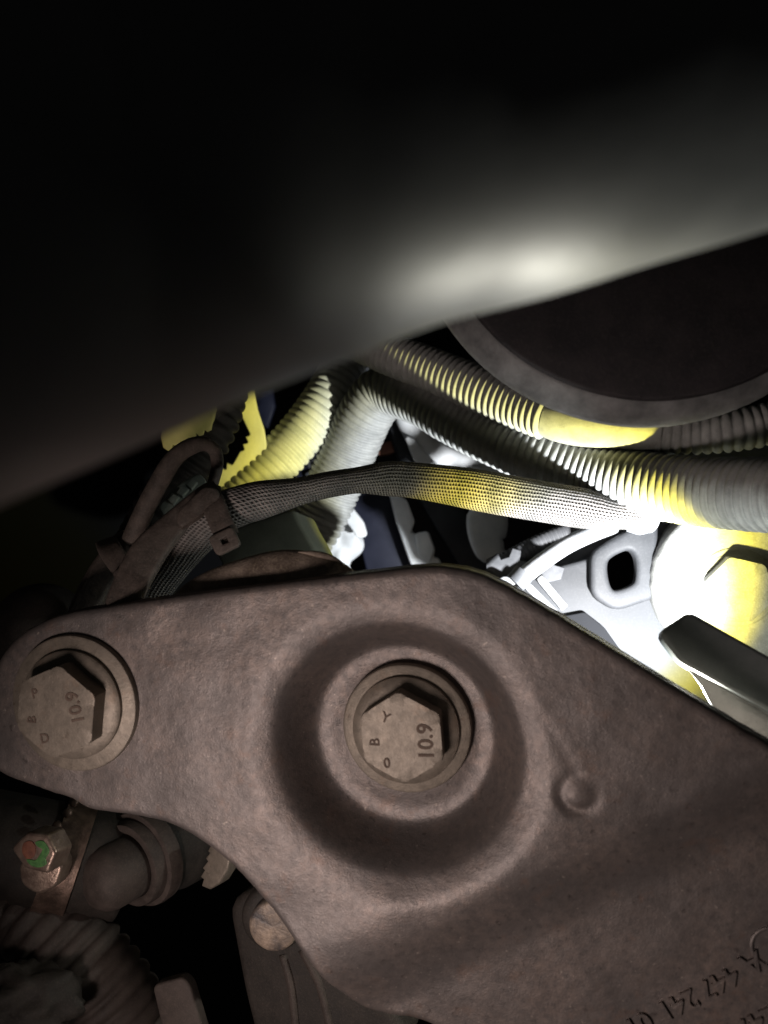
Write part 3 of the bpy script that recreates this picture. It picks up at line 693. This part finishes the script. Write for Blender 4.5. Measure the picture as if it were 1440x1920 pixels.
# ================================================================== lower left
# hose with worm clamp
ho = P(60, 1600, 196)
hx = (P(190, 1560, 205)-P(-40, 1640, 188)).normalized()
hse = thing('rubber_hose', 'black rubber hose end under the left tip of the bracket', 'hose', ho)
V, F, _ = sweep([P(-80, 1570, 200), P(0, 1585, 200), P(80, 1600, 201), P(150, 1612, 203), P(235, 1626, 207)], 40, lambda s, t: (13.2, 13.2), 48)
mesh('hose_wall', V, F, 'black_rubber', hse)
cl = thing('hose_clamp', 'steel worm clamp with perforated band around the black rubber hose', 'hose clamp', ho)
V, F, _ = sweep([P(94, 1600, 201), P(122, 1606, 202), P(152, 1612, 203)], 8, lambda s, t: (14.3, 14.3), 64, caps=False); mesh('band', V, F, 'clamp_steel', cl)
for px_, py_ in ((126, 1524), (106, 1548), (138, 1504)):
    V, F = lathe(P(px_, py_, {1524: 191.0, 1548: 189.2, 1504: 193.4}[py_]), Vector((.1, -1, .5)), [(.1, .35), (.8, .3), (1.1, 0), (1.2, -.6)], 16); mesh('rivet', V, F, 'clamp_steel', cl)
pl = Plane(P(78, 1630, 183), Vector((-.1, -1, .1)))
plate('screw_housing', pl, [(40, 1622), (72, 1608), (100, 1604), (112, 1625), (100, 1660), (70, 1672), (44, 1655)], 'bright_screw', cl, t=5, bev=.8, rnd=1.2)
pl = Plane(P(62, 1600, 176), Vector((-.25, -1, .12)))
hx_ = [(27, 1592), (52, 1568), (84, 1572), (98, 1600), (86, 1632), (48, 1622)]
sh = plate('screw_head', pl, hx_, 'bright_screw', cl, t=6, bev=.8, rnd=.3)
ppl = Plane(pl.w(0, 0, .25), pl.n)
plate('green_mark', ppl, [(66, 1580), (80, 1578), (91, 1596), (84, 1610), (86, 1620), (72, 1626), (58, 1622), (50, 1612), (66, 1614), (74, 1604), (80, 1592), (72, 1588)], 'green_paint', sh, t=.3, bev=.1, smooth=True, step=.5)
plate('red_mark', ppl, [(44, 1582), (58, 1578), (66, 1590), (62, 1606), (50, 1610), (42, 1598)], 'red_paint', sh, t=.3, bev=.1, smooth=True, step=.5)
V, F, _ = sweep([P(94, 1602, 180), P(104, 1606, 180), P(114, 1606, 181)], 6, lambda s, t: (1.6, 1.6), 16); mesh('screw_tip', V, F, 'clamp_steel', cl)
# plug with ring
bO = P(212, 1640, 196); bn = Vector((-.62, -1, -.10))
pg = thing('rubber_plug', 'rounded rubber plug with a raised ring beside the hose clamp', 'plug', bO)
V, F = lathe(bO, bn, [(.2, 7.4), (3, 7.2), (5.5, 6.2), (7.2, 4.4), (8, 2), (8.2, -2), (8.3, -10)], 64); mesh('plug_cap', V, F, 'cap_rubber', pg)
V, F = lathe(bO, bn, [(8.1, -7), (8.4, -5.0), (9.4, -4.4), (10.6, -4.8), (11.0, -6.2), (11.0, -8.0), (12.3, -8.2), (12.6, -9.6), (12.5, -12)], 80); mesh('plug_ring', V, F, 'cap_rubber', pg, angle=50)
V, F = lathe(bO, bn, [(12.2, -11), (11.4, -13), (12.8, -18), (13.4, -26), (12.8, -27), (12.8, -30), (13.4, -31), (13.4, -38), (11, -40)], 64); mesh('plug_body', V, F, 'black_rubber', pg, angle=40)
# toothed tan rim, no separate washer is meant
pl = Plane(P(405, 1620, 192), Vector((-.5, -1, .1)))
tag(plate('toothed_rim', pl, [(400, 1580), (416, 1584), (430, 1600), (424, 1628), (408, 1654), (392, 1664), (380, 1660), (384, 1648), (378, 1644), (386, 1632), (382, 1628), (392, 1616), (388, 1610), (396, 1600), (392, 1596)], 'bolt_steel', t=4, bev=.6), 'small tan toothed rim tucked under the lower left bracket edge', 'washer')
# pin and its casting
pl = Plane(P(512, 1738, 176), Vector((-.12, -1, .02)))
pn = thing('steel_pin', 'round worn steel pin end beside the lower edge of the bracket', 'pin', pl.O)
V, F = lathe(pl.O, pl.n, [(.2, .05), (3, .1), (5.0, 0), (5.55, -.2), (5.8, -.7), (5.85, -8)], 64, rfun=lambda th, r: 1+.012*noise.noise(Vector((math.cos(th)*4, math.sin(th)*4, r))))
mesh('pin_face', V, F, 'pin_steel', pn, angle=50)
V, F = lathe(pl.w(-1.0, 0, -3), pl.n, [(5.4, 0), (7.0, -.2), (7.6, -1), (7.8, -8)], 64); mesh('pin_collar', V, F, 'black_rubber', pn, angle=50)
pl = Plane(P(560, 1830, 188), Vector((-.3, -1, .1)))
cs_ = thing('lower_casting', 'dark ribbed casting running down from the worn steel pin', 'casting', pl.O)
plate('casting_wall', pl, [(440, 1700), (500, 1670), (600, 1740), (680, 1840), (760, 1960), (500, 1980), (470, 1860)], 'black_rubber', cs_, t=10, bev=2, rnd=3)
for pp in ([(530, 1790), (546, 1850), (556, 1940)], [(566, 1780), (600, 1850), (622, 1940)]):
    V, F, _ = sweep([pl.px(x, y, -.2) for x, y in pp], 20, lambda s, t: (1.1, 1.2), 16); mesh('casting_rib', V, F, 'cap_rubber', cs_)
# lower corrugated hose
lh = thing('corrugated_conduit', 'dim corrugated conduit sloping down in the dark lower left corner', 'conduit', P(150, 1760, 196), hg)
corrugated('corrugated_tube', [P(20, 1660, 204), P(90, 1735, 199), P(150, 1800, 197), P(205, 1870, 196), P(250, 1950, 196), P(280, 2030, 196)], 11.5, 3.6, 'cap_rubber', lh, .10, RID, 48)
V, F, _ = sweep([P(-40, 1620, 206), P(10, 1665, 203), P(52, 1705, 200)], 12, lambda s, t: (12.6, 12.6), 48); mesh('conduit_collar', V, F, 'cap_rubber', lh, angle=45)
V = []; F = []
bo_ = P(35, 1880, 182)
for j in range(25):
    ph = PI*j/24
    for i in range(48):
        th = 2*PI*i/48; dv_ = Vector((math.sin(ph)*math.cos(th), math.sin(ph)*math.sin(th), math.cos(ph)))
        r_ = 1+.30*noise.noise(dv_*2.2+Vector((3, 1, 0)))+.12*noise.noise(dv_*6)
        V.append(bo_+Vector((dv_.x*15*r_, dv_.y*9*r_, dv_.z*8.5*r_)))
for j in range(24):
    for i in range(48): F.append((j*48+i, j*48+(i+1) % 48, (j+1)*48+(i+1) % 48, (j+1)*48+i))
tag(mesh('grease_boot', V, F, 'black_rubber'), 'lumpy dim rubber boot in the bottom left corner', 'boot')
pl = Plane(P(335, 1890, 182), Vector((-.2, -1, .1)))
tag(plate('metal_tab', pl, [(290, 1852), (340, 1838), (352, 1850), (384, 1960), (320, 1980)], 'cap_rubber', t=3, bev=.6, rnd=1), 'dim metal tab standing at the bottom left of the bracket', 'tab')
